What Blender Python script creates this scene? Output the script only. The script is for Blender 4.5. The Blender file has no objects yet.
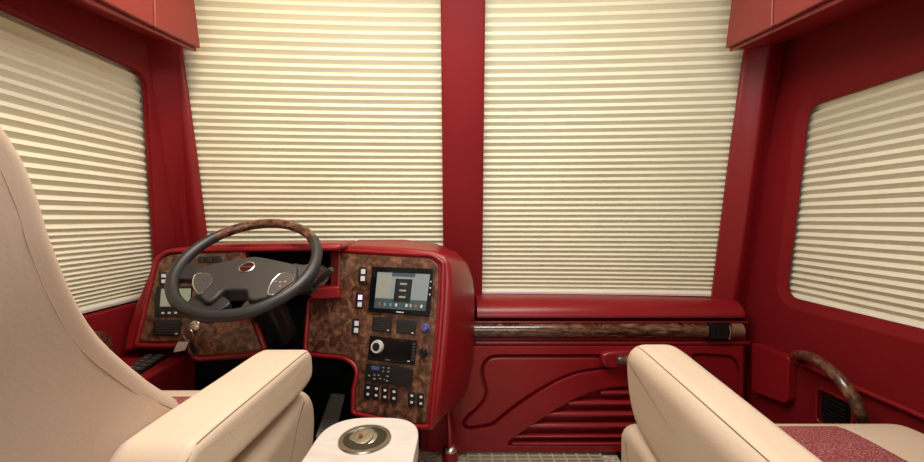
import bpy, bmesh, math, random
from mathutils import Vector, Matrix, noise
random.seed(4)
SC = bpy.context.scene
COL = SC.collection
V = Vector
TH = math.radians(1.8); CZ = .95; F = 400.0
CAM = V((0, 0, CZ))

# ---------------------------------------------------------------- measuring helpers
def ray(px, py):
    a = (px-462)/F; b = -(py-231)/F
    return V((a, math.cos(TH)+b*math.sin(TH), -math.sin(TH)+b*math.cos(TH)))
def at(px, py, Y): r = ray(px, py); return CAM + r*(Y/r.y)
def atx(px, py, X): r = ray(px, py); return CAM + r*(X/r.x)
def atz(px, py, Z): r = ray(px, py); return CAM + r*((Z-CZ)/r.z)
class Plane:
    def __init__(s, p, u, d):      # point, rightward vector, downward vector
        s.p = V(p); s.u = V(u).normalized(); s.d = V(d).normalized()
        s.n = s.u.cross(s.d).normalized()
        if s.n.y > 0: s.n = -s.n   # towards the cabin
    def hit(s, px, py, off=0):
        r = ray(px, py); q = s.p + s.n*off
        return CAM + r*((q-CAM).dot(s.n)/r.dot(s.n))

# ---------------------------------------------------------------- materials
def mat(name, col, rough=.5, metal=0, spec=.5, coat=0, emit=None, estr=0):
    m = bpy.data.materials.new(name); m.use_nodes = True
    b = m.node_tree.nodes['Principled BSDF']
    b.inputs['Base Color'].default_value = (*col, 1)
    b.inputs['Roughness'].default_value = rough
    b.inputs['Metallic'].default_value = metal
    b.inputs['Specular IOR Level'].default_value = spec
    b.inputs['Coat Weight'].default_value = coat
    b.inputs['Coat Roughness'].default_value = .12
    if emit:
        b.inputs['Emission Color'].default_value = (*emit, 1); b.inputs['Emission Strength'].default_value = estr
    return m
def nodes(m): return m.node_tree.nodes, m.node_tree.links, m.node_tree.nodes['Principled BSDF']
def noisy(m, stops, scale=5, detail=4, dist=0, bump=0, bscale=None, kind='noise', stretch=(1,1,1)):
    n, l, b = nodes(m)
    tc = n.new('ShaderNodeTexCoord'); mp = n.new('ShaderNodeMapping'); mp.inputs['Scale'].default_value = stretch
    l.new(tc.outputs['Object'], mp.inputs[0])
    if kind == 'noise':
        t = n.new('ShaderNodeTexNoise'); t.inputs['Detail'].default_value = detail; t.inputs['Distortion'].default_value = dist; out = t.outputs['Fac']
    else:
        t = n.new('ShaderNodeTexVoronoi'); out = t.outputs['Distance']
    t.inputs['Scale'].default_value = scale
    l.new(mp.outputs[0], t.inputs['Vector'])
    if stops:
        r = n.new('ShaderNodeValToRGB')
        while len(r.color_ramp.elements) < len(stops): r.color_ramp.elements.new(.5)
        for e, (p, c) in zip(r.color_ramp.elements, stops): e.position = p; e.color = (*c, 1)
        l.new(out, r.inputs[0]); l.new(r.outputs[0], b.inputs['Base Color'])
    if bump:
        t2 = n.new('ShaderNodeTexNoise'); t2.inputs['Scale'].default_value = bscale or scale; t2.inputs['Detail'].default_value = 3
        l.new(mp.outputs[0], t2.inputs['Vector'])
        bp = n.new('ShaderNodeBump'); bp.inputs['Strength'].default_value = bump; bp.inputs['Distance'].default_value = .004
        l.new(t2.outputs['Fac'], bp.inputs['Height']); l.new(bp.outputs[0], b.inputs['Normal'])
    return m
RED = noisy(mat('red_leather', (.24,.009,.012), .31, spec=.45), [(.3,(.195,.006,.010)),(.7,(.235,.008,.012))], 3, bump=.12, bscale=260)
REDW = noisy(mat('red_wall_vinyl', (.2,.01,.012), .48, spec=.14), [(.3,(.160,.006,.009)),(.7,(.185,.008,.011))], 3, bump=.2, bscale=320)
REDC = noisy(mat('red_lacquer', (.3,.02,.015), .42, spec=.5), [(.3,(.17,.014,.013)),(.7,(.20,.017,.015))], 2)
CREAM = noisy(mat('cream_leather', (.62,.46,.33), .48, spec=.35), [(.3,(.60,.475,.355)),(.7,(.65,.525,.405))], 4, bump=.1, bscale=180)
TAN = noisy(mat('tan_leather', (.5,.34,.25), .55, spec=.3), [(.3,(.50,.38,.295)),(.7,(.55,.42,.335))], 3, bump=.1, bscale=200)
SEAM = mat('seam_thread', (.2,.145,.1), .8)
PINK = noisy(mat('speckled_red_fabric', (.3,.06,.06), .9, spec=.1), [(.38,(.20,.035,.042)),(.52,(.30,.075,.08)),(.66,(.45,.21,.20))], 330, 2, bump=.5, bscale=400)
WOOD = noisy(mat('burl_wood', (.2,.08,.04), .28, coat=.5), [(.30,(.02,.008,.005)),(.44,(.065,.025,.015)),(.54,(.12,.048,.027)),(.70,(.24,.115,.062))], 50, 10, .6)
WOODR = noisy(mat('burl_wood_rail', (.2,.08,.04), .22, coat=.6), [(.3,(.02,.008,.005)),(.46,(.06,.022,.011)),(.6,(.14,.065,.036)),(.75,(.26,.15,.085))], 22, 8, 2.0, stretch=(.55,1,1.8))
WTAN = noisy(mat('pale_wood_cap', (.2,.11,.06), .3, coat=.4), [(.3,(.14,.075,.045)),(.7,(.24,.14,.085))], 20)
BLIND = noisy(mat('cream_pleated_fabric', (.78,.70,.52), .8, spec=.15), [(.3,(.66,.64,.485)),(.7,(.71,.69,.53))], 3)
BLINDS = noisy(mat('beige_pleated_fabric', (.7,.62,.5), .8, spec=.15), [(.3,(.63,.60,.47)),(.7,(.68,.65,.52))], 3)
RAIL = mat('white_metal_rail', (.75,.72,.66), .35, spec=.6)
BLACK = mat('black_plastic', (.008,.008,.009), .3)
BLACKM = mat('matte_black', (.005,.005,.005), .9, spec=.1)
GLOSS = mat('black_glass', (.004,.004,.005), .18, spec=.3)
GREYP = noisy(mat('grey_black_leather', (.03,.03,.033), .42), [(.3,(.017,.017,.018)),(.7,(.025,.025,.026))], 20, bump=.1, bscale=300)
GREYD = mat('soft_charcoal_plastic', (.028,.025,.024), .55)
PEDAL = mat('worn_grey_metal', (.22,.22,.21), .4)
PADG = mat('grey_button_face', (.06,.06,.064), .35)
BLUEL = mat('blue_knob_face', (.14,.14,.45), .4)
CHROME = mat('chrome', (.75,.73,.70), .22, metal=1)
NICKEL = noisy(mat('brushed_nickel', (.5,.46,.4), .3, metal=1), [(.3,(.42,.38,.32)),(.7,(.58,.54,.47))], 60)
LEGEND = mat('white_legend', (.62,.62,.62), .5)
LEGG = mat('grey_legend', (.30,.30,.31), .5)
SILV = mat('silver_plastic', (.55,.55,.56), .35, spec=.7)
LEGV = mat('violet_lit_legend', (.7,.6,.9), .5, emit=(.6,.4,1), estr=.9)
SCREEN = mat('screen_glow', (.12,.14,.14), .15, emit=(.28,.31,.32), estr=.45)
SCRREF = mat('screen_blind_reflection', (.15,.15,.12), .15, emit=(.36,.36,.28), estr=.45)  # reflection of the blinds, painted as a beige glow
SCRT = mat('screen_teal', (.03,.06,.065), .2, emit=(.05,.075,.08), estr=.4)
SCRD = mat('screen_dark', (.01,.012,.015), .15)
SCRR = mat('screen_red', (.2,.02,.02), .3, emit=(.6,.08,.06), estr=.5)
LCD = mat('pale_lcd', (.30,.36,.28), .3, emit=(.42,.5,.38), estr=.12)
BLUE = mat('blue_knob', (.06,.07,.22), .3)
TABLE = noisy(mat('whitewashed_wood', (.72,.62,.52), .4), [(.3,(.55,.49,.44)),(.7,(.64,.59,.54))], 9, 4, 1, stretch=(1,3,1))
CARPET = noisy(mat('beige_woven_carpet', (.35,.27,.18), .95, spec=.05), [(.35,(.25,.19,.13)),(.5,(.48,.40,.28)),(.62,(.68,.60,.46))], 60, 2, bump=.8, bscale=150, stretch=(1,2.2,1))
METALB = mat('beige_grille_metal', (.55,.46,.34), .45, metal=.3)
CEIL = mat('ceiling_vinyl', (.75,.66,.55), .7)
PAPER = mat('white_tag', (.8,.78,.78), .6)

# ---------------------------------------------------------------- object helpers
def link(o):
    COL.objects.link(o); return o
def thing(name, label, cat, loc=(0,0,0), group=None):
    o = link(bpy.data.objects.new(name, None)); o.location = loc; o.empty_display_size = .05
    o['label'] = label; o['category'] = cat
    if group: o['group'] = group
    return o
def tag(o, label, cat, group=None):
    o['label'] = label; o['category'] = cat
    if group: o['group'] = group
    return o
def root_of(o):
    v = V((0,0,0))
    while o: v += o.location; o = o.parent
    return v
def build(name, bm, m, parent=None, smooth=True, bevel=0, seg=3, sub=0, label=None, angle=35, origin=None):
    bmesh.ops.remove_doubles(bm, verts=bm.verts, dist=1e-6)
    bmesh.ops.recalc_face_normals(bm, faces=bm.faces)
    me = bpy.data.meshes.new(name); bm.to_mesh(me); bm.free()
    off = root_of(parent) if parent else V(origin or (0,0,0))
    if off.length: me.transform(Matrix.Translation(-off))
    o = link(bpy.data.objects.new(name, me)); me.materials.append(m)
    if parent: o.parent = parent
    else: o.location = off
    if bevel:
        b = o.modifiers.new('bevel', 'BEVEL'); b.width = bevel; b.segments = seg; b.limit_method = 'ANGLE'; b.angle_limit = math.radians(angle)
        b.use_clamp_overlap = True
    if sub:
        s = o.modifiers.new('sub', 'SUBSURF'); s.levels = s.render_levels = sub
    if smooth:
        me.shade_smooth() if hasattr(me, 'shade_smooth') else [setattr(p, 'use_smooth', True) for p in me.polygons]
        if bevel or not sub:
            w = o.modifiers.new('wn', 'WEIGHTED_NORMAL'); w.keep_sharp = True
            me.set_sharp_from_angle(angle=math.radians(50))
    if label: o['label'] = label
    return o
def struct(name, bm, m, **k):
    o = build(name, bm, m, **k); o['kind'] = 'structure'; return o
def B(): return bmesh.new()
def box(bm, a, b):
    (x0,y0,z0),(x1,y1,z1) = a, b
    vs = [bm.verts.new(p) for p in ((x0,y0,z0),(x1,y0,z0),(x1,y1,z0),(x0,y1,z0),(x0,y0,z1),(x1,y0,z1),(x1,y1,z1),(x0,y1,z1))]
    for f in ((0,3,2,1),(4,5,6,7),(0,1,5,4),(1,2,6,5),(2,3,7,6),(3,0,4,7)): bm.faces.new([vs[i] for i in f])
    return bm
def prism(bm, pts, vec, back=None):
    f = [bm.verts.new(p) for p in pts]; g = [bm.verts.new(p) for p in (back or [V(p)+V(vec) for p in pts])]
    n = len(f); bm.faces.new(f); bm.faces.new(g[::-1])
    for i in range(n): bm.faces.new((f[i], g[i], g[(i+1)%n], f[(i+1)%n]))
    return bm
def loft(bm, rings, cap=True, closed=True):
    R = [[bm.verts.new(p) for p in r] for r in rings]; n = len(R[0])
    for a, b in zip(R, R[1:]):
        for i in range(n if closed else n-1): bm.faces.new((a[i], a[(i+1)%n], b[(i+1)%n], b[i]))
    if cap: bm.faces.new(R[0]); bm.faces.new(R[-1][::-1])
    return bm
def spline(pts, k=6, closed=False):
    P = [V(p) for p in pts]; n = len(P); out = []
    for i in range(n if closed else n-1):
        p0 = P[(i-1)%n] if closed or i else P[0]; p1 = P[i]; p2 = P[(i+1)%n]; p3 = P[(i+2)%n] if closed or i+2 < n else P[-1]
        for j in range(k):
            t = j/k
            out.append(.5*((2*p1)+(p2-p0)*t+(2*p0-5*p1+4*p2-p3)*t*t+(3*p1-p0-3*p2+p3)*t**3))
    if not closed: out.append(P[-1])
    return out
def tube(bm, pts, r, n=10, closed=False, flat=None):
    P = [V(p) for p in pts]; rings = []; ref = None
    for i, p in enumerate(P):
        if closed: t = P[(i+1)%len(P)]-P[i-1]
        else: t = P[min(i+1,len(P)-1)]-P[max(i-1,0)]
        t.normalize()
        if ref is None: ref = t.orthogonal()
        ref = (ref - t*ref.dot(t)).normalized(); s = t.cross(ref)
        rr = r[i] if isinstance(r, (list,tuple)) else r
        rings.append([p+(ref*math.cos(a)+s*math.sin(a))*rr for a in [2*math.pi*k/n for k in range(n)]])
    if closed:
        rings.append(rings[0]); return loft(bm, rings, cap=False)
    return loft(bm, rings)
def lathe(bm, c, axis, prof, n=32):
    ax = V(axis).normalized(); u = ax.orthogonal().normalized(); w = ax.cross(u)
    return loft(bm, [[V(c)+ax*h+(u*math.cos(a)+w*math.sin(a))*max(r,1e-4) for a in [2*math.pi*k/n for k in range(n)]] for r, h in prof])
def rrect(cx, cy, w, h, r, k=5):
    out = []
    for sx, sy, a0 in ((1,1,0),(-1,1,90),(-1,-1,180),(1,-1,270)):
        for j in range(k+1):
            a = math.radians(a0+90*j/k)
            out.append((cx+sx*(w/2-r)+r*math.cos(a), cy+sy*(h/2-r)+r*math.sin(a)))
    return out
def roundpoly(P, r, k=5):      # round the corners of a 3D polygon
    P = [V(p) for p in P]; n = len(P); out = []
    rs = r if isinstance(r, (list, tuple)) else [r]*n
    for i in range(n):
        a, b, c = P[i-1], P[i], P[(i+1)%n]
        d1 = (a-b); d2 = (c-b); rr = min(rs[i], d1.length*.45, d2.length*.45)
        if rr < 1e-5: out.append(b); continue
        p, q = b+d1.normalized()*rr, b+d2.normalized()*rr
        for j in range(k+1):
            t = j/k; out.append(p*(1-t)**2+b*2*t*(1-t)+q*t*t)
    return out

# ================================================================ SETTING
XL, XR = -1.10, 1.18
struct('floor', box(B(), (XL-.1,-2.6,-.06), (XR+.1,1.9,0)), CARPET, smooth=False)
struct('ceiling', box(B(), (XL-.1,-2.6,2.0), (XR+.1,1.9,2.06)), CEIL, smooth=False)
struct('wall_back', box(B(), (XL-.1,-2.66,0), (XR+.1,-2.6,2.0)), CEIL, smooth=False)
struct('wall_front', box(B(), (XL-.1,1.80,0), (XR+.1,1.86,2.0)), REDW, smooth=False)

def S(x, z):        # the raked and bowed windscreen line
    return 1.72 - .07*(x/1.1)**2 - .165*(z-.62) - .02*max(0,z-1.2)

def side_wall(name, X, sgn, win, thick=.016):
    # wall slab with a window hole; win = list of (y,z)
    bm = B(); x0 = X
    outer = [(-2.6,0),(1.8,0),(1.8,2.0),(-2.6,2.0)]
    vs = []; es = []
    for loop in (outer, win):
        L = [bm.verts.new((x0, y, z)) for y, z in loop]; vs.append(L)
        for i in range(len(L)): es.append(bm.edges.new((L[i], L[(i+1)%len(L)])))
    bmesh.ops.triangle_fill(bm, edges=es, use_beauty=True)
    front = list(bm.faces)
    ret = bmesh.ops.extrude_face_region(bm, geom=front)
    bmesh.ops.translate(bm, verts=[g for g in ret['geom'] if isinstance(g, bmesh.types.BMVert)], vec=(sgn*thick,0,0))
    return struct(name, bm, REDW, smooth=False)
def yz(p): return (p.y, p.z)
# window outlines (measured on each wall)
def winring(x_top_front, x_bot_front, X, zt, zb, yrear):
    yt = atx(*x_top_front, X).y; yb = atx(*x_bot_front, X).y
    P = [V((X, yrear, zb)), V((X, yb, zb)), V((X, yt, zt)), V((X, yrear, zt))]
    return roundpoly(P, .055, 6)
ringR = winring((805,110),(783,292), XR, 1.335, .664, .25)
ringL = winring((146,80),(160,298), XL, 1.452, .664, .25)
def expand(ring, d):
    c = sum(ring, V((0,0,0)))/len(ring); out = []; n = len(ring)
    for i in range(n):
        t = (ring[(i+1)%n]-ring[i-1]).normalized(); nn = t.cross(V((1,0,0)))
        if nn.dot(ring[i]-c) < 0: nn = -nn
        out.append(ring[i]+nn*d)
    return out
side_wall('wall_right', XR, 1, [yz(p) for p in expand(ringR, .040)])
side_wall('wall_left', XL, -1, [yz(p) for p in expand(ringL, .010)])
def lip(name, ring, X, sgn, w):
    rings = []
    for d, h in ((w+.002,.0),(w-.004,.0005),(w-.009,-.001),(w*.35,-.0085),(.004,-.0105),(0,-.0125),(0,-.017)):
        rings.append([p+V((-sgn*h,0,0)) for p in expand(ring, d)])
    bm = B(); loft(bm, rings, cap=False)
    return struct(name, bm, REDW)
lip('window_1', ringR, XR, 1, .040)
lip('window_2', ringL, XL, -1, .012)

# centre pillar, following the rake
def strip(name, cs, z0, z1, m, n=24, **k):
    """cs: closed cross-section of (x, offset towards the cabin)"""
    bm = B(); rings = []
    for i in range(n+1):
        z = z0+(z1-z0)*i/n
        rings.append([V((x, S(x, z)-o, z)) for x, o in cs])
    loft(bm, rings); return struct(name, bm, m, **k)
strip('trim_1', [(-.079,.001),(-.079,.016),(-.072,.024),(.0,.028),(.078,.024),(.086,.016),(.086,.001)], .3, 2.0, REDW)
strip('trim_2', [(XL-.02,-.05),(XL-.02,.0),(XL+.002,.003),(-1.085,.008),(-1.06,.015),(-1.035,.015),(-1.028,.010),(-1.028,.001),(-1.09,.001),(-1.09,-.05)], .1, 2.0, RED)
strip('trim_3', [(XR+.02,-.05),(XR+.02,-.015),(XR-.002,-.012),(1.150,.004),(1.118,.030),(1.098,.032),(1.080,.020),(1.045,.015),(1.036,.010),(1.036,.001),(1.10,.001),(1.10,-.05)], .1, 2.0, RED)

bm = B(); rings = []
for i in range(25):
    z = .1+1.9*i/24; xc = -1.096+.060*min(1,max(0,(z-.9)/.7))
    rings.append([V((XL-.004, S(XL,z)-.075, z)), V((XL+.001, S(XL,z)-.075, z)), V((xc-.012, S(xc,z)-.026, z)), V((xc, S(xc,z)-.017, z)), V((xc+.002, S(xc,z)-.004, z)), V((XL-.004, S(XL,z)-.0, z))])
loft(bm, rings); struct('trim_6', bm, REDW)
# ================================================================ PLEATED BLINDS
def blind(label, surf, nrm, u0, u1, zs, depth, m, railcol, nu=14, uclip=None):
    """surf(u,z) base point, nrm cabin direction, zs the pleat fold heights from the top down"""
    base = surf((u0(zs[-1])+u1(zs[-1]))/2, zs[-1])
    t = thing('pleated_blind', label, 'window blind', base, 'pleated blinds drawn over the windows')
    bm = B(); rows = []
    for j, z in enumerate(zs):
        hp = abs(zs[j]-zs[max(j-1,0)]) if j else abs(zs[0]-zs[1]); dd = max(.0042, min(depth, depth*hp/.016)); o = dd if j % 2 else -dd
        a, b = u0(z), u1(z)
        rows.append([surf(a+(b-a)*i/nu, z)+nrm*o for i in range(nu+1)])
    loft(bm, rows, cap=False, closed=False)
    f = build('pleated_fabric', bm, m, t, smooth=False)
    s = f.modifiers.new('sol', 'SOLIDIFY'); s.thickness = .0012; s.offset = 0
    z = zs[-1]; a, b = u0(z), u1(z); bm = B()
    rr = [[surf(a+(b-a)*i/nu, z)+nrm*dx+V((0,0,dz)) for dx, dz in ((-.010,-.014),(.010,-.014),(.012,-.006),(.010,.001),(-.010,.001))] for i in range(nu+1)]
    loft(bm, rr); build('bottom_rail', bm, railcol, t, smooth=False)
    return t
def folds(z0, z1, p0, p1):
    """fold heights from z0 down to z1, pleat pitch from p0 to p1"""
    zs = [z0]
    while zs[-1] > z1:
        f = (z0-zs[-1])/(z0-z1); zs.append(zs[-1]-(p0+(p1-p0)*f)/2)
    return zs
fy = lambda u, z: V((u, S(u, z)+.012, z))
zsF = folds(1.99, .643, .0345, .0185)
NF = V((0,-1,0))
blind('cream pleated blind behind the steering wheel, left half of the windscreen', fy, NF, lambda z: -1.07, lambda z: -.072, zsF, .0052, BLIND, RAIL)
blind('cream pleated blind above the burl wood rail, right half of the windscreen', fy, NF, lambda z: .08, lambda z: 1.075, zsF, .0052, BLIND, RAIL)
def sideblind(label, X, sgn, zt, zb, p0, p1, m):
    fs = lambda u, z: V((X+sgn*.031, u, z))
    zs = folds(zt, zb, p0, p1)
    if sgn < 0: zs = folds(zt, .93, p0, p1); zs += folds(zs[-1]-.009, zb, .0185, .0115)
    blind(label, fs, V((-sgn,0,0)), lambda z: .2, lambda z: 1.515-.04*(z-.7), zs, .0068, m, RAIL, nu=2)
sideblind('beige pleated blind over the side window beside the passenger door handle', XR, 1, 1.38, .672, .0305, .0235, BLINDS)
sideblind('pleated blind over the side window behind the driver seat', XL, -1, 1.49, .684, .0325, .026, BLINDS)
# outer glass behind the side blinds
GLASS = mat('dark_window_glass', (.02,.02,.02), .05)
for i, (X, s) in enumerate(((XR,1),(XL,-1))):
    struct('window_%d' % (i+3), box(B(), (min(X+s*.085,X+s*.09), .1, .55), (max(X+s*.085,X+s*.09), 1.56, 1.55)), GLASS, smooth=False)

# ================================================================ OVERHEAD CABINETS
def overhead(label, X, s, xin, seampx):
    t = thing('overhead_cabinet', label, 'cabinet', (X, .5, 1.45), 'red overhead cabinets along the side walls')
    prof = [(1.435,1.537),(1.03,1.490),(.3,1.43),(-.9,1.43),(-.9,1.998),(1.34,1.998)]
    bm = B(); prism(bm, [V((X, y+(.02 if y > 1.2 else 0), z+(.05 if z < 1.6 else 0))) for y, z in prof], (0,0,0), back=[V((xin, y, z)) for y, z in prof])
    build('cabinet_body', bm, RED, t, bevel=.006)
    ys = atx(*seampx, xin).y
    zl = lambda y: (1.537+(y-1.435)*.116 if y > 1.03 else 1.490+(y-1.03)*.082 if y > .3 else 1.43)+.012
    def door(y0, y1, slant):
        y1t = y1-(.08 if slant else 0)
        bm = B(); P = [V((xin, y0, zl(y0))), V((xin, y1, zl(y1))), V((xin, y1t, 1.99)), V((xin, y0, 1.99))]
        prism(bm, P, (-s*.016, 0, 0)); build('cabinet_door', bm, REDC, t, bevel=.004)
    door(ys+.002, 1.428, True); door(.35, ys-.002, False); door(-.85, .346, False)
overhead('red overhead cabinet at the upper left corner, above the driver window', XL, -1, -.936, (149,10))
overhead('red overhead cabinet at the upper right corner, above the passenger window', XR, 1, .942, (778,10))

# ================================================================ PASSENGER SIDE FRONT PANEL
t = thing('front_cabinet', 'red relief-moulded cabinet front with louvres under the burl wood rail', 'cabinet', (.5,1.6,0))
bm = B(); x0, x1 = -.17, 1.148
prism(bm, [V((x0,1.60,.0)),V((x0,1.60,.50)),V((x0,1.775,.50)),V((x0,1.775,.0))], (x1-x0,0,0))
build('panel', bm, RED, t, bevel=.006)
# padded ledge
zt, zb_ = at(600,298,1.66).z+.004, at(600,319.5,1.56).z
prof = [(1.775,zt+.004),(1.69,zt+.002),(1.64,zt-.002),(1.605,zt-.010),(1.578,zt-.028),(1.565,zb_+.018),(1.566,zb_+.006),(1.578,zb_),(1.775,zb_)]
bm = B(); xs = (.056, .06, 1.110, 1.125, 1.133)
loft(bm, [[V((x, y if y>1.7 else y+e, z-(e*.4 if z>zb_+.01 else 0))) for y, z in prof] for x, e in zip(xs, (.012,0,0,.006,.02))])
build('padded_ledge', bm, RED, t)
bm = B(); box(bm, (.046,1.592,.49), (1.13,1.775,zb_+.002)); build('shadow_gap', bm, BLACKM, t, smooth=False)  # matte black block drawn as the shade in the gap under the ledge
# burl wood rail
z1, z2 = at(600,323.5,1.555).z, at(600,340.5,1.555).z
zc, hh = (z1+z2)/2, (z1-z2)/2
rp = [(1.60-.045*math.cos(a), zc+hh*math.sin(a)) for a in [math.radians(-90+15*k) for k in range(13)]]+[(1.62,zc+hh),(1.62,zc-hh)]
bm = B(); loft(bm, [[V((x,y,z)) for y,z in rp] for x in (.046,.970)]); rail = build('wood_rail', bm, WOODR, t)
bm = B(); loft(bm, [[V((x,y,z)) for y,z in rp] for x in (1.052,1.112)]); build('wood_rail', bm, WTAN, t, label='paler wood end of the rail')
bm = B(); box(bm, (.970,1.554,zc-hh*1.02), (1.058,1.61,zc+hh*1.02)); sw = build('outlet', bm, GLOSS, t, bevel=.004)
bm = B(); tube(bm, [V((1.046,1.552,zc+hh*.85)),V((1.05,1.55,zc)),V((1.046,1.552,zc-hh*.85))], .0035); build('chrome_edge', bm, CHROME, sw)
for k in range(3):
    bm = B(); box(bm, (.976+k*.024,1.5532,zc-hh*.8), (.996+k*.024,1.556,zc+hh*.8)); build('socket', bm, BLACK, sw, bevel=.002)
bm = B(); box(bm, (.046,1.572,z1-.004), (1.135,1.60,at(600,321.6,1.572).z)); build('moulding', bm, RED, t, bevel=.003)
# step under the rail
bm = B(); zz = at(600,344,1.575).z
box(bm, (.05,1.575,zz-.006), (1.148,1.62,zz+.010)); build('moulding', bm, RED, t, bevel=.006)
def relief(name, px, y0, thick, bev, m=RED, k=5, closed=True, label=None):
    P = spline([at(x, y, y0) for x, y in px], k, True) if closed else [at(x, y, y0) for x, y in px]
    bm = B(); prism(bm, P, (0, thick, 0)); return build(name, bm, m, t, bevel=bev, seg=4, label=label)
padL = [(493,357),(520,356.5),(560,356.5),(600,356.5),(612,359),(613,366),(600,369),(580,372),(560,379),(540,390),(520,403),(504,415),(493,424),(480,427),(468,428),(464,424),(466,419),(476,410),(483,402),(486,393),(484,383),(482,373),(484,364)]
padR = [(694,356),(716,356.5),(730,358),(737,366),(738,380),(737,400),(733,420),(728,420),(724,400),(717,380),(706,368),(696,361)]
relief('recessed_pad', padL, 1.577, .03, .014)
relief('recessed_pad', padR, 1.577, .03, .014)
def grow(px, d):
    n = len(px); out = []; A_ = sum(px[i][0]*px[(i+1)%n][1]-px[(i+1)%n][0]*px[i][1] for i in range(n)); g = 1 if A_ > 0 else -1
    for i in range(n):
        tx, ty = px[(i+1)%n][0]-px[i-1][0], px[(i+1)%n][1]-px[i-1][1]; L = math.hypot(tx, ty)
        out.append((px[i][0]+g*ty/L*d, px[i][1]-g*tx/L*d))
    return out
lou = [(507,446),(509,441),(516,436),(532,425),(550,413),(570,401),(590,392),(610,387.5),(630,386),(655,387),(675,391),(690,399),(702,413),(710,430),(713,446)]
outer = [at(x, y, 1.568) for x, y in ((428,346.5),(743,346.5),(743,452),(428,452))]
bm = B(); es = []
for loop in (outer, spline([at(x, y, 1.568) for x, y in grow(padL, 2.2)], 4, True), spline([at(x, y, 1.568) for x, y in grow(padR, 2.2)], 4, True), [at(x, y, 1.568) for x, y in lou]):
    L = [bm.verts.new(p) for p in loop]
    for i in range(len(L)): es.append(bm.edges.new((L[i], L[(i+1)%len(L)])))
bmesh.ops.triangle_fill(bm, edges=es, use_beauty=True)
r_ = bmesh.ops.extrude_face_region(bm, geom=list(bm.faces)); bmesh.ops.translate(bm, verts=[g for g in r_['geom'] if isinstance(g, bmesh.types.BMVert)], vec=(0,.032,0))
build('moulded_frame', bm, RED, t, bevel=.012, seg=4)
# louvres
for (xa, y0, h) in ((598,389,9),(565,399.5,9),(541,410.5,9.5),(524,422,9.5),(510,433.5,5.5),(509,441,5)):
    xb = 700 if y0 < 425 else 712
    a, b = at(xa, y0, 1.58), at(xb, y0, 1.58); c = at(xa, y0+h, 1.58)
    H = a.z-c.z; bm = B(); rings = []
    for x, sc in ((a.x,.2),(a.x+.006,.7),(a.x+.02,1),(b.x-.02,1),(b.x,.2)):
        rings.append([V((x, 1.60-q*sc*.032, a.z-H/2+(w*H/2)*(.5+.5*sc))) for q, w in ((-.3,1),(.35,.98),(.8,.75),(1,.35),(.95,0),(.7,-.4),(.35,-.7),(-.3,-.8))])
    loft(bm, rings); build('louvre', bm, RED, t)
# scoop handle of the drawer
P = [at(x, y, 1.545) for x, y in ((602,357),(607,353),(618,351.5),(632,351),(646,352),(648,359),(640,366),(628,368),(612,369),(604,366))]
bm = B(); prism(bm, spline(P, 4, True), (0,.05,0)); h = build('latch', bm, RED, t, bevel=.010, seg=4)
bm = B(); a = at(617,360,1.54); lathe(bm, a, (1,0,0), [(.001,-.001),(.014,0),(.02,.01),(.021,.06),(.014,.075),(.001,.076)], 20); build('knob', bm, WOOD, h, label='burl wood knob')

# ================================================================ FLOOR BITS
a, b = at(470,452,1.585), at(596,452,1.585)
g = thing('floor_grille', 'beige slotted metal floor grille under the red front panel', 'vent', (a.x+.25,1.4,0))
bm = B()
ys = [1.585-.006-k*.023 for k in range(18)]
w = (b.x-a.x+.02); x0 = a.x-.01; n = 11
for k, y in enumerate(ys): box(bm, (x0, y-.005, .002), (x0+w, y+.005, .012))
for k in range(n+1): box(bm, (x0+k*w/n-.004, ys[-1]-.009, .003), (x0+k*w/n+.004, ys[0], .0115))
build('slotted_plate', bm, METALB, g, smooth=False)
bm = B(); box(bm, (x0, ys[-1], .0005), (x0+w, ys[0], .0025)); build('dark_backing', bm, BLACKM, g, smooth=False)
tag(build('floor_mat', box(B(), (.62,.9,.0005), (1.12,1.585,.008)), BLACKM, smooth=False, origin=(.8,1.2,0)), 'black floor mat beside the floor grille under the passenger seat', 'mat')
# red post with chrome collar
p = at(450,449,1.42); p2 = V((p.x, p.y, 0))
t = thing('floor_post', 'short red post with a chrome collar beside the console foot', 'post', p2)
bm = B(); lathe(bm, p2, (0,0,1), [(.034,.0),(.034,.01),(.028,.02),(.026,p.z*.5),(.030,p.z-.02),(.024,p.z)]); build('lower_post', bm, RED, t)
bm = B(); lathe(bm, p, (0,0,1), [(.001,-.006),(.024,-.006),(.027,0),(.024,.008),(.012,.014),(.001,.014)]); build('chrome_collar', bm, CHROME, t)
q = at(447,405,1.47)
bm = B(); tube(bm, [p, p+V((-.002,.01,.06)), q+V((0,.02,0))], [.012,.011,.011]); build('upper_rod', bm, RED, t)

# ================================================================ RIGHT WALL FITTINGS
# upper door panel, the seam and the lower recess
zs_ = atx(859,392,XR-.015).z
bm = B(); box(bm, (XR-.016,-.6,zs_), (XR,1.50,zs_+.012)); 
struct('trim_4', bm, RED, bevel=.004)
P = [atx(x, y, XR-.03) for x, y in ((751.5,343),(789,357),(787.5,405),(752,391))]
bm = B(); prism(bm, roundpoly(P, [.004,.02,.03,.004]), (.03,0,0))
tag(build('storage_door', bm, RED, bevel=.008, origin=(XR-.03,P[0].y,.3)), 'small square red padded door on the right wall by the wood grab handle', 'cabinet door')
hp = [atx(796,356,XR-.004), atx(800,355,1.135), atx(812,358,1.105), atx(830,370,1.085), atx(845,386,1.08), atx(856,403,1.085), atx(862,418,1.10), atx(864,430,1.13), atx(865,436,XR-.004)]
t = thing('grab_handle', 'curved burl wood grab handle on the right wall over the black vent', 'handle', hp[0])
bm = B(); tube(bm, spline(hp, 6), .0165, 14); build('grip', bm, WOOD, t)
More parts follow.
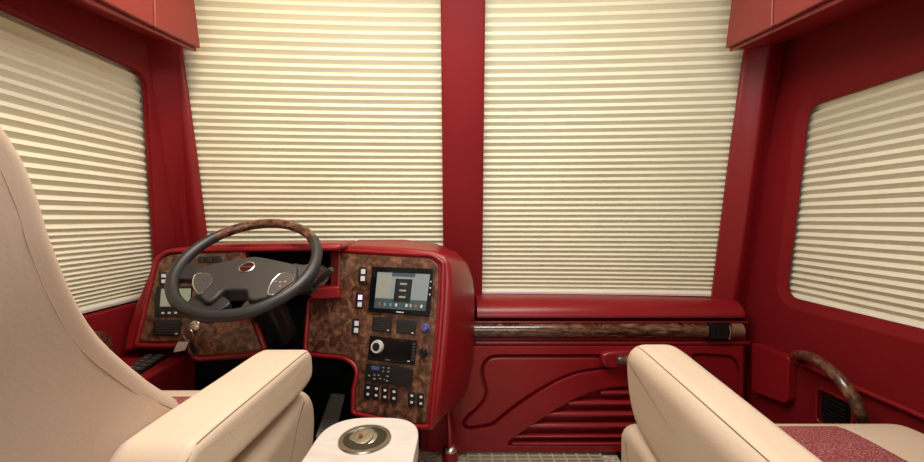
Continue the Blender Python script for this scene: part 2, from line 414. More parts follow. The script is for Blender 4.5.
for q in (hp[0], hp[-1]):
    bm = B(); lathe(bm, V((XR,q.y,q.z)), (-1,0,0), [(.0185,0),(.0185,.008),(.017,.012),(.001,.012)], 20); build('mount', bm, RED, t)
va = atx(822,392,XR-.004); vb = atx(850,425,XR-.004); vy0, vy1 = vb.y, va.y; vz1, vz0 = va.z, vb.z-.03
t = thing('wall_vent', 'black louvred vent in the right wall under the curved wood handle', 'vent', (XR,vy0,vz0))
bm = B(); box(bm, (XR-.006,vy0,vz0), (XR,vy1,vz1)); build('backing', bm, BLACKM, t)
bm = B()
for k in range(7):
    z = vz0+(vz1-vz0)*(k+.5)/7; box(bm, (XR-.012,vy0+.006,z-.002), (XR-.004,vy1-.006,z+.002))
build('louvre', bm, BLACK, t)
bm = B(); fr = roundpoly([V((XR-.009,vy0-.012,vz0-.012)),V((XR-.009,vy1+.012,vz0-.012)),V((XR-.009,vy1+.012,vz1+.012)),V((XR-.009,vy0-.012,vz1+.012))], .02); tube(bm, fr, .004, 8, True); build('frame', bm, RED, t)

# ================================================================ LEFT WALL FITTINGS
t = thing('side_console', 'red side ledge with a black switch plate left of the driver seat', 'console', (-1,1.0,0))
bm = B(); prism(bm, [V((XL+.002,1.075,.10)),V((-.888,1.075,.10)),V((-.888,1.075,.505)),V((XL+.002,1.075,.505))], (0,.25,0)); build('ledge', bm, RED, t, bevel=.012, seg=4)
P = [atz(x, y, .512) for x, y in ((127,369),(139,373),(170,354.5),(146,354))]
bm = B(); prism(bm, roundpoly(P, .01), (0,0,-.01)); pl = build('switch_plate', bm, GLOSS, t, bevel=.002)
def onq(u, v): return (P[0]*(1-u)+P[3]*u)*(1-v)+(P[1]*(1-u)+P[2]*u)*v
for i in range(5):
    for j in range(2):
        c = onq(.12+.19*i, .28+.42*j); bm = B(); box(bm, c+V((-.013,-.010,.0)), c+V((.013,.010,.004))); k_ = build('toggle', bm, GREYD, pl, bevel=.003)
        bm = B(); box(bm, c+V((-.006,-.0012,.0042)), c+V((.004,.0006,.0048))); build('legend', bm, LEGG, k_, smooth=False)
P = [atx(x, y, XL+.012) for x, y in ((70,333),(103,331),(112,337),(115,357),(114,375),(70,380))]
bm = B(); prism(bm, roundpoly(P, [.005,.015,.03,.01,.02,.005]), (-.011,0,0))
tag(build('wood_wall_plate', bm, WOOD, bevel=.003, origin=P[0]), 'dark burl wood plate on the left wall below the blind', 'wall plate')

# ================================================================ FOOTWELL
struct('trim_5', box(B(), (XL,1.60,.0), (-.175,1.64,.84)), BLACKM, smooth=False)
tag(build('footwell_mat', box(B(), (-.885,.95,.0005), (-.19,1.595,.010)), BLACKM, smooth=False, origin=(-.5,1.2,0)), 'black rubber mat in the footwell under the steering wheel', 'mat')
t = thing('accelerator_pedal', 'dark grey ribbed accelerator pedal in the black footwell', 'pedal', V((-.47,1.56,.01)))
A = [at(331,393,1.56), at(345,394,1.56), at(334,438,1.42), at(315,438,1.42)]
nn = (A[1]-A[0]).cross(A[3]-A[0]).normalized(); nn = nn if nn.y < 0 else -nn
bm = B(); prism(bm, roundpoly(A, .008), -nn*.012); build('pedal_plate', bm, PEDAL, t, bevel=.002)
for k in range(9):
    f = .06+.1*k; p, q = A[0].lerp(A[3], f), A[1].lerp(A[2], f); a, b = p.lerp(q,.12)+nn*.001, p.lerp(q,.88)+nn*.001
    bm = B(); tube(bm, [a, b], .0025, 6); build('rib', bm, PEDAL, t)
bm = B(); tube(bm, [A[0].lerp(A[1],.5)-nn*.01, A[0].lerp(A[1],.5)+V((0,.05,-.05))], .008); build('pedal_arm', bm, BLACK, t); bm = B(); tube(bm, [A[3].lerp(A[2],.5)-nn*.01, V((-.47,1.45,.01))], .008); build('pedal_arm', bm, BLACK, t)

# ================================================================ DASHBOARD
D = thing('dashboard', 'red leather dashboard with burl wood panels, screen and switches', 'dashboard', (-.5,1.4,.45))
PL = Plane(at(160,258,1.33), (1,0,0), (0,-.25,-1))
a_ = math.radians(20.7)
PP = Plane(at(440,258,1.28), (math.cos(a_),-math.sin(a_),0), (-.22*math.sin(a_),-.22*math.cos(a_),-1))
def shell(pl, px, back, label=None):
    P = [pl.hit(x, y) for x, y in px]
    Bk = [V((p.x, 1.560, p.z)) if b is None else (at(b[0], b[1], 1.560)) for p, b in zip(P, back)]
    n = len(P); rings = [P]
    for f in (.12,.3,.55,.8,1.0):
        g = math.sin(f*math.pi/2)**.9
        rings.append([V((p.x+(q.x-p.x)*g, p.y+(q.y-p.y)*f, p.z+(q.z-p.z)*(f**1.6))) for p, q in zip(P, Bk)])
    bm = B(); loft(bm, rings)
    return build('dash_shell', bm, RED, D, bevel=.014, seg=5, angle=55)
def bead(pl, px, r, off=0, closed=True):
    bm = B(); tube(bm, [pl.hit(x, y, off) for x, y in px], r, 10, closed); return build('padded_edge', bm, RED, D)
def flatspline(px, k=5): return [(p.x, p.y) for p in spline([V((x, y, 0)) for x, y in px], k, True)]
podf = [(338,246),(360,245.5),(400,247.5),(434,251),(444,256),(449,266),(450,282),(449,300),(447,330),(443,370),(438,405),(435,425),(431,431),(423,431.5),(400,427),(370,419),(353,415),(350,409),(351,395),(354,372),(352,364),(345,360.5),(325,359),(307,356.5),(304.5,350),(306,338),(309,310),(312,299),(330,298),(337,294),(338,280)]
podb = [None,(360,239),(405,239),(436,243),(457,252),(468,264),(473,280),(474.5,295),(474.5,330),(473,365),(468,388),(461,402),(452,411),(440,414),None,None]+[None]*15
assert len(podf) == len(podb), (len(podf), len(podb))
shell(PP, podf, podb)
lf = [(121,353),(126,330),(134,306),(144,283),(151,265),(158,255),(170,248.5),(200,245.5),(240,244),(300,243.5),(341,243.5),(341,251),(300,251),(246,251.5),(172,253),(162,262),(150,300),(136,350)]
shell(PL, lf, [None]*len(lf))
bm = B(); prism(bm, [PL.hit(x, y, -.001) for x, y in ((134,348),(149,300),(158,262),(170,252),(246,250.5),(245,262),(240,272),(205,296),(200,318),(252,319),(264,349),(262,354),(240,357.5),(200,360),(192,357),(186,348),(160,349))], (0,.028,0)); build('dash_plate', bm, RED, D, bevel=.006)
# gauges bay lower ledge and right cheek
bm = B(); prism(bm, [PP.hit(x,y,.0) for x,y in ((330,247),(341,247),(341,300),(330,300))], (0,.20,0)); build('bay_cheek', bm, RED, D, bevel=.006)
bm = B(); P = [at(x,y,1.36) for x,y in ((308,288.5),(339,286.5),(341,299),(314,300.5),(309,297))]; prism(bm, P, (0,.12,0)); build('bay_ledge', bm, RED, D, bevel=.008, seg=4)
bm = B(); x0 = at(200,300,1.47).x; x1 = at(342,300,1.5).x; box(bm, (x0-.1,1.47,.36), (x1,1.595,.84)); build('instrument_bay', bm, BLACKM, D, smooth=False)
# gauge cluster
for (gx, gy, r) in ((318,276,14),(262,274,15)):
    c = at(gx, gy, 1.44); R = r*1.44/400
    bm = B(); lathe(bm, c, (0,-1,.35), [(.001,-.02),(R,-.02),(R,0),(R*.9,.006),(R*.86,0),(.001,0)], 32); gz = build('gauge', bm, GLOSS, D)
    ax = V((0,-1,.35)).normalized(); u = V((1,0,0)); w = ax.cross(u)
    bm = B(); lathe(bm, c+ax*.001, ax, [(R*.80,0),(R*.80,.003),(R*.74,.003),(R*.74,0)], 32); build('dial_ring', bm, CHROME, gz)
    for k in range(13):
        a = math.radians(-30+20*k); d = u*math.cos(a)+w*math.sin(a); bm = B(); tube(bm, [c+ax*.002+d*R*.52, c+ax*.002+d*R*.68], .0012, 5)
        build('tick_mark', bm, LEGEND if k > 2 else SCRR, gz, label=None)
    d = u*math.cos(2.4)+w*math.sin(2.4); bm = B(); tube(bm, [c+ax*.004, c+ax*.004+d*R*.55], .0018, 5); build('needle', bm, SCRR, gz)

def pquad(name, pl, cs, t0, t1, m, parent=D, r=.003, bev=.0015, label=None):
    P = [pl.hit(x, y, t0) for x, y in cs]
    bm = B(); prism(bm, roundpoly(P, r, 4), pl.n*(t1-t0)); return build(name, bm, m, parent, bevel=bev, seg=2, label=label)
def prect(cx, cy, w, h, k=.0, s=-.08):      # a pixel rectangle whose top edge slopes by k and whose sides lean by s
    return [(cx+i*w/2-s*j*h/2*1, cy-j*h/2+k*i*w/2) if False else (cx+i*w/2+j*h/2*(-s), cy-j*h/2+i*w/2*k) for i, j in ((-1,1),(1,1),(1,-1),(-1,-1))]
# wood panels
podw = roundpoly([V((x,y,0)) for x,y in ((342,253.5),(431,259),(439,266),(438,300),(434,350),(427,422),(418,423),(356.5,410),(357,390),(361,372),(357,361),(345,354.5),(311,351.5),(309,347),(312,302),(338,297),(340,290))], [2,4,3,0,0,4,4,3,0,5,5,6,4,4,3,2,2], 4)
pod = build('wood_panel', prism(B(), [PP.hit(p.x,p.y,-.003) for p in podw], PP.n*.007), WOOD, D, bevel=.0015)
bead(PP, [(p.x,p.y) for p in roundpoly([V((x,y,0)) for x,y in ((340,250.5),(433,255.5),(443.5,263),(442.5,300),(438.5,350),(431,427),(418,427),(353,413),(353.5,390),(357.5,372),(354,364),(344,357.5),(307.5,354.5),(305.5,347),(309,300),(338,296),(338,290))], [2,4,3,0,0,4,4,3,0,5,5,6,4,4,3,2,2], 4)], .0075, .001)
lw = roundpoly([V((x,y,0)) for x,y in ((141,341),(147,318),(155,283),(160,262),(170,255),(244,252.5),(243,261),(236,271),(203,295),(197,318),(193,341))], [3,0,0,8,8,2,3,4,6,6,3], 4)
build('wood_panel', prism(B(), [PL.hit(p.x,p.y,-.003) for p in lw], PL.n*.007), WOOD, D, bevel=.0015)
kw = roundpoly([V((x,y,0)) for x,y in ((196,323),(252,321),(262,349),(240,352.5),(195,355.5))], 3, 4)
build('knee_panel', prism(B(), [PL.hit(p.x,p.y,-.003) for p in kw], PL.n*.007), WOOD, D, bevel=.0015)
bead(PL, [(p.x,p.y) for p in roundpoly([V((x,y,0)) for x,y in ((136,345.5),(143,318),(151,283),(156,260),(168,251),(244,249.5),(339,248.5))], [3,0,0,10,10,2,0], 4)], .0085, .001, False)
bead(PL, [(136,345.5),(160,346),(188,345.5),(191,351),(194,358),(200,359.5),(240,356.5),(262,352.5),(264.5,348),(256,322)], .0075, .001, False)

# screen unit
S4 = [(373.4,266.8),(434,269),(430,317),(369.6,311.4)]
scr = pquad('screen_unit', PP, S4, .002, .012, GLOSS, r=.004)
def sq(u0, v0, u1, v1, Q):      # sub-quad in unit coordinates of a pixel quad
    def f(u, v):
        a = (Q[0][0]*(1-u)+Q[1][0]*u, Q[0][1]*(1-u)+Q[1][1]*u); b = (Q[3][0]*(1-u)+Q[2][0]*u, Q[3][1]*(1-u)+Q[2][1]*u)
        return (a[0]*(1-v)+b[0]*v, a[1]*(1-v)+b[1]*v)
    return [f(u0,v0), f(u1,v0), f(u1,v1), f(u0,v1)]
DQ = [(377.6,272),(430.2,274.3),(425.5,311),(374,308)]
pquad('display', PP, DQ, .012, .0125, SCREEN, scr, r=.001, bev=0)
def ui(name, m, u0, v0, u1, v1, t=.0003, Q=DQ, h0=.0125, par=None): return pquad(name, PP, sq(u0,v0,u1,v1,Q), h0, h0+t, m, par or scr, r=.0003, bev=0)
ui('screen_block', SCRREF, .01,.06,.28,.70)  # painted reflection of the blinds on the left of the display
ui('screen_block', SCRT, 0,.72,1,1, .0003)
ui('screen_block', SCRT, .28,.0,.72,.10, .0003)
ui('menu_block', SCRD, .36,.16,.68,.80, .0006)
for v in (.27,.45,.63): ui('menu_line', LEGG, .45,v,.58,v+.05, .0002, h0=.0131)
for u, m in ((.10,SCRR),(.20,SCREEN),(.31,SCREEN),(.42,LEGEND),(.62,LEGEND),(.70,LCD),(.80,SCRR),(.91,LEGEND)): ui('screen_icon', m, u-.018,.84,u+.018,.92, .0002, h0=.0128)
for v in (.25,.38,.52): ui('side_button', LEGEND, .955,v,.975,v+.03, .0004, S4, .012)
ui('brand_mark', LEGEND, .44,.945,.56,.965, .0003, S4, .012)

def vent(cs, pl, n=7, label=None):
    v = pquad('air_vent', pl, cs, .003, .008, BLACK, r=.003)
    for k in range(n):
        f = .1+.72*k/(n-1); q = sq(.07,f,.93,f+.045,cs); P = [pl.hit(x,y,.008) for x,y in q]
        bm = B(); prism(bm, P, pl.n*.004+V((0,0,-.001))); build('slat', bm, GREYD, v, smooth=False)
    q = sq(.82,.84,.90,.93,cs); bm = B(); prism(bm, [pl.hit(x,y,.008) for x,y in q], pl.n*.006); build('vent_tab', bm, LEGEND, v, bevel=.001)
vent([(373.6,316.5),(392.5,318),(391,332.2),(372.4,331)], PP)
vent([(397.7,318.6),(417,320.6),(415.6,335),(396.4,333.2)], PP)
vent([(154.5,320.5),(181.5,320),(181,335.5),(153.5,336)], PL, 8)
def knob(pl, cx, cy, rpx, m, h=.014, name='knob', ring=None):
    c = pl.hit(cx, cy, .003); R = rpx*c.y/400
    bm = B(); lathe(bm, c, pl.n, [(R*1.15,0),(R*1.15,.003),(R,.004),(R*.9,h),(R*.75,h+.002),(.001,h+.001)], 24); k = build(name, bm, m, D)
    return k, c, R
knob(PP, 426, 328, 4, BLUE)
k, c, R = knob(PP, 424, 352.5, 4.3, BLACK)
bm = B(); tube(bm, [c+PP.n*.016-PP.d*R*.9, c+PP.n*.016+PP.d*R*.9], .0025, 6); build('grip', bm, BLACK, k)
bm = B(); lathe(bm, PP.hit(426,328,.018), PP.n, [(R*.35,0),(R*.35,.002),(.001,.002)], 12); build('knob_mark', bm, BLUEL, D)
RQ = [(371.4,335.7),(417,340.5),(415,365),(368.8,359.6)]
rad = pquad('radio', PP, RQ, .003, .012, GLOSS, r=.003)
c = PP.hit(378, 346.6, .012)
bm = B(); lathe(bm, c, PP.n, [(.021,0),(.021,.004),(.019,.012),(.0135,.012),(.0135,.010)], 28); kn = build('volume_knob', bm, SILV, rad)
bm = B(); lathe(bm, c, PP.n, [(.0135,.009),(.013,.013),(.001,.0135)], 24); build('knob_cap', bm, BLACK, kn)
for k in range(6): pquad('radio_button', PP, sq(.91,.10+.13*k,.98,.19+.13*k,RQ), .012, .0135, GREYD, rad, r=.0008, bev=0)
pquad('legend', PP, sq(.62,.07,.72,.10,RQ), .012, .0123, GREYD, rad, r=.0002, bev=0)
pquad('legend', PP, sq(.35,.90,.46,.94,RQ), .012, .0123, NICKEL, rad, r=.0002, bev=0)
pquad('legend', PP, sq(.83,.86,.88,.90,RQ), .012, .0123, LEGEND, rad, r=.0002, bev=0)
CQ = [(367.3,362.8),(413.4,368.4),(411.8,387.2),(365.4,380.4)]
cl = pquad('climate_control', PP, CQ, .003, .012, BLACK, r=.006)
pquad('small_display', PP, sq(.10,.12,.27,.34,CQ), .012, .0124, BLUE, cl, r=.0005, bev=0)
for u, v, w in ((.36,.16,.04),(.36,.36,.04),(.47,.14,.05),(.47,.34,.05),(.46,.60,.06),(.46,.84,.05),(.07,.70,.05),(.18,.62,.04),(.19,.84,.06),(.27,.60,.03),(.31,.78,.05),(.40,.80,.02)):
    pquad('legend', PP, sq(u-w/2*.8,v-.03,u+w/2*.8,v+.03,CQ), .012, .0124, LEGG, cl, r=.0003, bev=0)
def rocker(pl, cx, cy, w, h, k, s, ms=(LEGEND,LEGEND), sz=(.55,.30)):
    c = prect(cx, cy, w, h, k, s); o = pquad('rocker_switch', pl, c, .003, .009, BLACK, r=.0035, bev=.0015)
    for v, m in zip((.28,.72), ms):
        pquad('legend', pl, sq(.5-sz[0]/2, v-sz[1]/2, .5+sz[0]/2, v+sz[1]/2, c), .009, .0096, m, o, r=.0006, bev=0)
rocker(PP, 363, 275, 7.5, 16, .05, -.06); rocker(PP, 360, 300.8, 7.5, 16, .05, -.06, (LEGV,LEGEND)); rocker(PP, 356.4, 326.8, 7.5, 16, .05, -.06)
for x, y in ((368,390.8),(376.3,392),(385,393.6),(394,395),(411.8,399),(421,400.3)): rocker(PP, x, y, 6.2, 15, .1, -.04, sz=(.42,.15))
rocker(PL, 163.8, 278.5, 7.5, 12.5, 0, .03, sz=(.6,.28))
for x in (202,210,218.5): rocker(PL, x, 259.5, 6.5, 6, 0, .05, (GREYD,GREYD))
knob(PL, 177, 263, 3.5, BLACK)
LQ = [(158,286.5),(193,286),(191,316.5),(155.5,317)]
lc = pquad('message_display', PL, LQ, .003, .010, BLACK, r=.003)
pquad('lcd', PL, sq(.10,.08,.95,.66,LQ), .010, .0105, LCD, lc, r=.001, bev=0)
for u in (.2,.38,.56,.74): pquad('legend', PL, sq(u-.04,.84,u+.04,.90,LQ), .010, .0105, LEGEND, lc, r=.0003, bev=0)
c = PL.hit(195.5, 326, .003); bm = B(); lathe(bm, c, PL.n, [(.017,0),(.017,.006),(.012,.010),(.001,.010)], 20); build('ignition_lock', bm, CHROME, D)

# keys
t = thing('key_ring', 'bunch of keys with a small white tag hanging from the ignition', 'keys', c)
kp = c+PL.n*.012
bm = B(); box(bm, kp+V((-.003,-.020,-.009)), kp+V((.003,.0,.009))); build('ignition_key', bm, CHROME, t, bevel=.001)
rc = kp+V((.0,-.022,-.022)); bm = B(); tube(bm, [rc+V((.018*math.cos(a),-.004*math.cos(a),.018*math.sin(a))) for a in [2*math.pi*k/20 for k in range(20)]], .0015, 6, True); build('ring', bm, NICKEL, t)
tg = [at(x,y,rc.y-.004) for x,y in ((178,341.5),(188.5,342),(184.5,350.5),(173,352.5))]
bm = B(); prism(bm, roundpoly(tg,.004), (0,.0015,0)); build('tag', bm, PAPER, t, smooth=False)
bm = B(); tube(bm, [rc+V((-.01,0,-.015)), tg[1].lerp(tg[0],.2)], .001, 5); build('cord', bm, NICKEL, t)
for dx, m in ((-.012,BLACK),(.001,NICKEL),(.012,BLACK)):
    a = rc+V((dx*.3,0,-.017)); b = a+V((dx,0.002,-.045)); bm = B(); s_ = V((.0085,0,0))
    prism(bm, [a-s_*.3,a+s_*.3,b.lerp(a,.7)+s_,b.lerp(a,.3)+s_,b+s_*.4,b-s_*.4,b.lerp(a,.3)-s_,b.lerp(a,.7)-s_], (0,.004,0)); build('key', bm, m, t, bevel=.001)

# ================================================================ STEERING WHEEL
WC = V((-.634,1.182,.8155)); al, be = .927, .0283
wn_ = V((math.sin(be)*math.cos(al), -math.cos(be)*math.cos(al), math.sin(al)))
wu = V((0,0,1)).cross(wn_).normalized()
if wu.x < 0: wu = -wu
wv = wn_.cross(wu)
WP = Plane(WC, wu, -wv); WP.n = wn_
W = thing('steering_wheel', 'dark leather steering wheel with burl wood top arc and round red badge', 'steering wheel', WC)
Rw = .196
def ang(px, py):
    d = WP.hit(px, py)-WC; return math.atan2(d.dot(wv), d.dot(wu))
def arc(a0, a1, n): return [WC+(wu*math.cos(a0+(a1-a0)*k/n)+wv*math.sin(a0+(a1-a0)*k/n))*Rw for k in range(n+1)]
aL, aR = ang(216,238), ang(316,238)
if aL < 0: aL += 2*math.pi
bm = B(); tube(bm, arc(aR, aL, 40), .0155, 14); build('wood_arc', bm, WOOD, W, label='burl wood upper arc of the rim')
bm = B(); tube(bm, arc(aL, aR+2*math.pi, 72), .0165, 14); rim = build('rim', bm, GREYP, W)
def wprism(name, px, o0, o1, m, par, bev=.006, k=3, label=None, sp=True):
    P = [WP.hit(x, y, o1) for x, y in px]
    if sp: P = spline(P, k, True)
    bm = B(); prism(bm, P, -wn_*(o1-o0)); return build(name, bm, m, par, bevel=bev, seg=4, label=label)
hub = wprism('hub', [(198,268),(210,264),(225,260.5),(245,257),(256,256),(271,258.5),(285,261.5),(296,265),(297,274),(294,283),(283,290),(268,296.5),(258,299),(250,299.5),(247,296),(246,290.5),(240,289.5),(228,289.5),(222,291),(216,297),(207,302),(200,297),(193,288),(192,278),(194,272)], -.040, .010, GREYD, W, .009)
wprism('spoke', [(171,262),(184,262),(198,267),(197,276),(190,279),(178,279),(168,286)], -.022, -.002, GREYP, W, .007)
wprism('spoke', [(292,263),(305,264),(318,258),(319,268),(310,279),(296,281),(290,277)], -.022, -.002, GREYP, W, .007)
wprism('spoke', [(199,294),(210,300),(222,296),(230,303),(216,312),(208,321),(188,312),(188,300)], -.024, -.004, GREYP, W, .007)
wprism('spoke', [(250,298),(268,296),(284,290),(296,289),(284,299),(264,309),(244,315),(240,307)], -.024, -.004, GREYP, W, .007)
for i, px in enumerate(([(196,274.5),(201,273),(209,274),(212.5,277),(211,282),(206,288.5),(200,294),(196,291),(192.8,284),(193.5,278)], [(268,293.5),(270,285),(275,278),(281,273.5),(291,272.5),(294,275),(292,281),(284,287.5),(274,294)])):
    pod_ = wprism('button_pad', px, .004, .013, PADG, W, .002, 4)
    P = spline([WP.hit(x, y, .013) for x, y in px], 4, True); bm = B(); tube(bm, P, .0016, 6, True); build('chrome_ring', bm, CHROME, pod_)
    for a, b in (((197,283),(206,280),) , ((278,282.5),(285,281)))[i:i+1] if False else []: pass
    for (x, y) in (((197.5,283.5),(202,283),(206.5,280.5),(199,287)) if i == 0 else ((275.5,281.5),(280,282),(285,281.5),(280,286))):
        wprism('button_legend', [(x-1.3,y-.6),(x+1.3,y-.8),(x+1.3,y+.6),(x-1.3,y+.8)], .0131, .0138, NICKEL, pod_, 0, sp=False)
bc = WP.hit(247, 267.3, .010)
bm = B(); lathe(bm, bc, wn_, [(.022,-.001),(.022,.002),(.019,.003),(.018,.001)], 32); bd = build('badge', bm, CHROME, W)
bm = B(); lathe(bm, bc, wn_, [(.0185,.0005),(.0185,.002),(.001,.0024)], 32); b2 = build('badge_face', bm, mat('badge_maroon', (.035,.005,.005), .3, coat=.5), bd)
bm = B()
for k in range(7):
    q = bc+wn_*.0023+wu*(-.0125+k*.00415); box_pts = [q-wv*.0022-wu*.0013, q-wv*.0022+wu*.0013, q+wv*.0022+wu*.0013, q+wv*.0022-wu*.0013]; prism(bm, box_pts, wn_*.0004)
build('badge_lettering', bm, NICKEL, bd, smooth=False)
c0 = WC-wn_*.035
bm = B(); lathe(bm, c0, -wn_, [(.001,-.002),(.045,0),(.05,.02),(.045,.06),(.042,.15),(.055,.17),(.06,.30),(.001,.31)], 24); tag(build('steering_column', bm, BLACK, origin=c0), 'black steering column under the steering wheel hub', 'steering column')
s0 = c0-wn_*.10+wu*.03; s1 = WP.hit(314, 286, -.10); s2 = WP.hit(331.5, 269, -.03)
t = thing('column_stalk', 'black control stalk sticking out right of the steering wheel', 'lever', s0)
bm = B(); tube(bm, [s0, s1], [.018,.022], 12); build('stalk_base', bm, GREYP, t)
bm = B(); tube(bm, [s1, s1.lerp(s2,.3), s1.lerp(s2,.35), s1.lerp(s2,.9), s2], [.008,.006,.009,.010,.008], 12); build('stalk_tip', bm, GREYD, t)

# ================================================================ SEATS
def prof(name, pts, x0, x1, m, par, bev=.03, k=4, shear=0, label=None, seg=6, taper=0):
    P = spline([V((0, y, z)) for y, z in pts], k, True) if k else [V((0,y,z)) for y,z in pts]
    yr = max(p.y for p in P); rings = []
    bm = B()
    # rounded shoulders by shrinking the end rings
    c = sum(P, V((0,0,0)))/len(P); n = len(P)
    nrm = []
    for i in range(n):
        tt = (P[(i+1)%n]-P[i-1]).normalized(); q = V((0, tt.z, -tt.y)); 
        nrm.append(q)
    area = sum(P[i].y*P[(i+1)%n].z-P[(i+1)%n].y*P[i].z for i in range(n))
    if area < 0: nrm = [-q for q in nrm]
    W_ = abs(x1-x0); sg = 1 if x1 > x0 else -1
    steps = [(bev*(1-math.sin(a)), bev*(1-math.cos(a))) for a in [math.radians(90*j/seg) for j in range(seg, -1, -1)]]
    # steps: (inset, x) from face (inset=bev at x=0) to full
    st = [(bev*(1-math.sin(math.radians(90*j/seg))), bev*(1-math.cos(math.radians(90*j/seg)))) for j in range(seg+1)]
    xs = [(x_, ins) for ins, x_ in st]+[(W_-x_, ins) for ins, x_ in reversed(st)]
    for xx, ins in xs:
        rings.append([V((x0+sg*xx*(1-taper*(yr-p.y)/W_)+shear*(yr-p.y), p.y-q.y*ins, p.z-q.z*ins)) for p, q in zip(P, nrm)])
    def inner(R):
        c = sum(R, V((0,0,0)))/len(R); return [[c+(p-c)*f for p in R] for f in (.05,.25,.45,.65,.85)]
    rings = inner(rings[0])+rings+inner(rings[-1])[::-1]
    loft(bm, rings)
    return build(name, bm, m, par, label=label)
def seam(pts, par, r=.0012, k=6):
    bm = B(); tube(bm, spline(pts, k), r, 6); return build('seam', bm, SEAM, par)
def seatbase(t, x0, x1, y0, y1):
    bm = B(); box(bm, (x0,y0,.0), (x1,y1,.06)); box(bm, (x0+.06,y0+.05,.05), (x1-.06,y1-.05,.33)); build('pedestal', bm, BLACK, t, bevel=.01)
# driver
t = thing('driver_seat', 'cream leather driver seat with its tall back at the left edge', 'seat', (-.69,.6,0))
XB = -.447
def bsx(z): q = min(1,max(0,(.95-z)/.30)); return -.055*q*q*(3-2*q)
fp = []
for x, y in ((6,112),(21,136),(36,163),(50,200),(62,240),(82,290),(108,335),(156,380),(186,405)):
    p = atx(x, y, XB)
    for _ in range(12): p = atx(x, y, XB+bsx(p.z))
    fp.append(p)
fp = [(p.y, p.z) for p in fp]
back = [(.19,1.17),(.27,1.18),(.345,1.14)]+fp+[(.66,.56),(.66,.47),(.58,.42),(.42,.44),(.30,.58),(.22,.75),(.18,.95),(.17,1.07)]
bk = prof('backrest', back, XB, -.97, TAN, t, bev=.022)
for v in bk.data.vertices: v.co.x += bsx(v.co.z)
bm = B(); tube(bm, spline([V((XB-.0002+bsx(z-.012), y-.032, z-.012)) for y, z in fp[2:]], 6), .0008, 6); build('seam', bm, TAN, t)
prof('seat_cushion', [(1.06,.40),(1.055,.46),(1.02,.505),(.96,.515),(.80,.50),(.60,.49),(.555,.45),(.555,.34),(.75,.32),(.98,.31),(1.04,.34)], -.388, -.99, CREAM, t, bev=.035)
prof('seat_insert', [(.955,.50),(.94,.522),(.80,.512),(.62,.505),(.60,.48),(.80,.48)], -.52, -.86, PINK, t, bev=.012, label='speckled dark red fabric insert')
seam([V((-.3875,y,z)) for y, z in ((.97,.50),(.93,.465),(.90,.42),(.86,.38),(.80,.34))], t)
seam([V((-.392,y,z)) for y, z in ((1.035,.46),(1.0,.478),(.9,.483),(.7,.47))], t)
prof('armrest', [(.985,.596),(.975,.622),(.94,.634),(.80,.630),(.61,.624),(.568,.617),(.546,.590),(.550,.555),(.585,.538),(.75,.536),(.90,.538),(.965,.548),(.983,.566)], -.368, -.49, CREAM, t, bev=.018, shear=-.045)
sx = lambda y: -.368-.004-.045*(.985-y)
seam([V((sx(y)-.002, y, z)) for y, z in ((.979,.598),(.972,.616),(.94,.6285),(.80,.6247),(.61,.6187),(.573,.612),(.5525,.592),(.554,.568))], t, .0013)
seatbase(t, -.87, -.45, .45, .93)
# passenger
t = thing('passenger_seat', 'cream leather passenger seat with thick armrest and speckled red cushion', 'seat', (.8,.6,0))
prof('armrest', [(1.012,.628),(1.042,.606),(1.052,.570),(1.035,.50),(.992,.445),(.93,.42),(.86,.412),(.60,.395),(.36,.39),(.30,.44),(.285,.53),(.31,.60),(.37,.628),(.60,.633),(.85,.635),(.965,.635)], .424, .566, CREAM, t, bev=.046, seg=8, shear=-.06, taper=.07)
seam([V((.424+.0226*(1-.5*(1.052-y))-.06*(1.052-y), y, z+.0022)) for y, z in ((1.040,.575),(1.033,.595),(1.008,.619),(.96,.6270),(.85,.6275),(.60,.6255),(.40,.622))], t, .0009)
prof('seat_cushion', [(1.04,.35),(1.035,.40),(1.0,.428),(.94,.436),(.80,.434),(.50,.43),(.46,.41),(.46,.32),(.75,.28),(.98,.28),(1.03,.30)], .41, 1.13, CREAM, t, bev=.035)
prof('seat_insert', [(.975,.42),(.95,.443),(.80,.446),(.60,.441),(.56,.42),(.80,.41)], .57, .935, PINK, t, bev=.014, label='speckled dusty red fabric insert')
seam([V((.410,y,z)) for y, z in ((.985,.39),(.975,.36),(.95,.32))], t)
prof('backrest', [(.18,1.08),(.10,1.14),(.02,1.12),(-.03,1.03),(.0,.80),(.10,.55),(.2,.42),(.40,.42),(.44,.48),(.36,.66),(.25,.9)], .60, 1.10, TAN, t, bev=.028)
seatbase(t, .55, 1.0, .45, .95)

# ================================================================ CUP HOLDER TABLE
t = thing('console_table', 'pale whitewashed table beside the driver seat with a metal cup holder', 'console table', (-.195,.65,0))
zt_ = .50
P = roundpoly([V((-.298,.42,zt_)),V((-.092,.42,zt_)),V((-.090,.892,zt_)),V((-.298,.892,zt_))], [.02,.02,.085,.09], 10)
hc = atz(365, 439.5, zt_); R = .047
bm = B(); vs = []; es = []
for loop in (P, [hc+V((R*math.cos(a), R*math.sin(a), 0)) for a in [2*math.pi*k/40 for k in range(40)]]):
    L = [bm.verts.new(p) for p in loop]
    for i in range(len(L)): es.append(bm.edges.new((L[i], L[(i+1)%len(L)])))
bmesh.ops.triangle_fill(bm, edges=es, use_beauty=True)
r_ = bmesh.ops.extrude_face_region(bm, geom=list(bm.faces)); bmesh.ops.translate(bm, verts=[g for g in r_['geom'] if isinstance(g, bmesh.types.BMVert)], vec=(0,0,-.042))
bmesh.ops.dissolve_limit(bm, angle_limit=.01, verts=bm.verts, edges=bm.edges)
build('table_top', bm, TABLE, t, bevel=.003)
bm = B(); lathe(bm, hc, (0,0,1), [(.043,.001),(.044,.004),(.052,.004),(.0535,.001),(.0535,.0002),(.046,.0002)], 40); ch = build('cup_holder', bm, NICKEL, t)
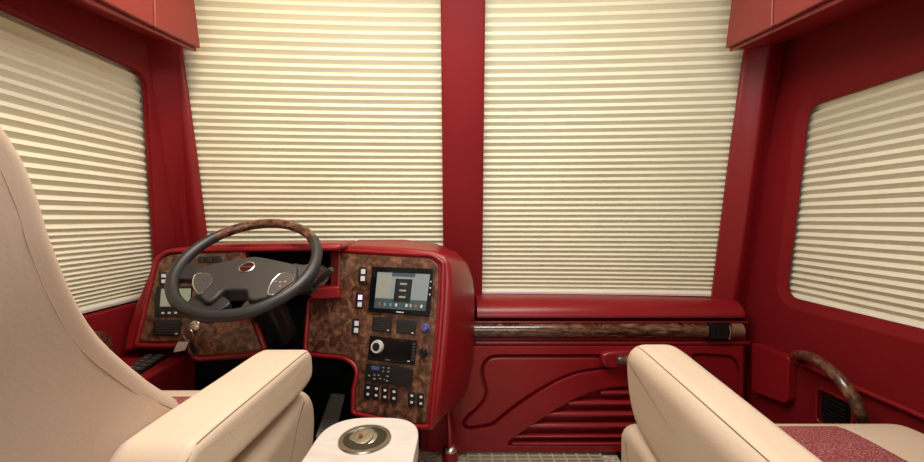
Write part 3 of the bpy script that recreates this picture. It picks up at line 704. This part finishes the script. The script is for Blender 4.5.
bm = B(); lathe(bm, hc, (0,0,1), [(.0435,.002),(.0425,-.05),(.001,-.051)], 40); build('cup_well', bm, mat('shaded_well_metal', (.10,.085,.06), .3, metal=.8), ch)  # recess shade put into the well's darker metal colour
bm = B(); box(bm, (-.26,.5,.0), (-.13,.80,.03)); box(bm, (-.235,.56,.02), (-.155,.72,.46)); build('pedestal', bm, BLACK, t, bevel=.008)
lc_ = atz(360.5, 435.5, zt_+.006); ax = V((-.10,-.13,1)).normalized()
t = thing('holder_lid', 'round brushed metal lid tilted inside the cup holder', 'lid', lc_-V((0,0,.012)))
bm = B(); lathe(bm, lc_-ax*.008, ax, [(.001,-.012),(.028,-.010),(.0335,.0),(.034,.003),(.031,.005),(.030,.003),(.026,.003),(.025,.006),(.021,.007),(.001,.006)], 40); lid = build('lid', bm, NICKEL, t)
bm = B(); lathe(bm, lc_+ax*.0005, ax, [(.004,0),(.004,.0015),(.001,.002)], 12); build('centre_dot', bm, mat('red_dot', (.25,.03,.02), .5), lid)

# ================================================================ LIGHTS
def area(name, loc, size, power, col, rot=(0,0,0), sy=None):
    l = bpy.data.lights.new(name, 'AREA'); l.size = size; l.energy = power; l.color = col
    if sy: l.shape = 'RECTANGLE'; l.size_y = sy
    o = link(bpy.data.objects.new(name, l)); o.location = loc; o.rotation_euler = rot; return o
area('overhead_area_light', (0,.78,1.97), 1.2, 24, (1,.985,.93), sy=.5)
area('overhead_area_light', (0,-1.5,1.90), 1.6, 24, (1,.985,.95), (math.radians(45),0,0), sy=.8)  # unseen fill light added behind the camera, tilted forward to brighten the cabin
area('rear_fill', (0,-2.35,1.35), 1.7, 10, (1,.98,.94), (math.radians(90),0,0), sy=.9)  # unseen fill added at the rear, facing forward to lift the side walls
area('reading_lamp', (-.60,1.0,1.97), .12, 6, (1,.76,.48))
area('reading_lamp', (.55,1.0,1.97), .12, 1.8, (1,.80,.56))
w = bpy.data.worlds.new('world'); SC.world = w; w.use_nodes = True
w.node_tree.nodes['Background'].inputs[0].default_value = (.02,.02,.02,1)

cam = bpy.data.cameras.new('camera'); cam.sensor_width = 36; cam.lens = 36*F/924; cam.clip_start = .02
co = link(bpy.data.objects.new('camera', cam)); co.location = CAM; co.rotation_euler = (math.pi/2-TH, 0, 0)
SC.camera = co
SC.view_settings.view_transform = 'Standard'; SC.view_settings.look = 'None'; SC.view_settings.gamma = 1
SC.view_settings.use_curve_mapping = False; SC.view_settings.exposure = 0
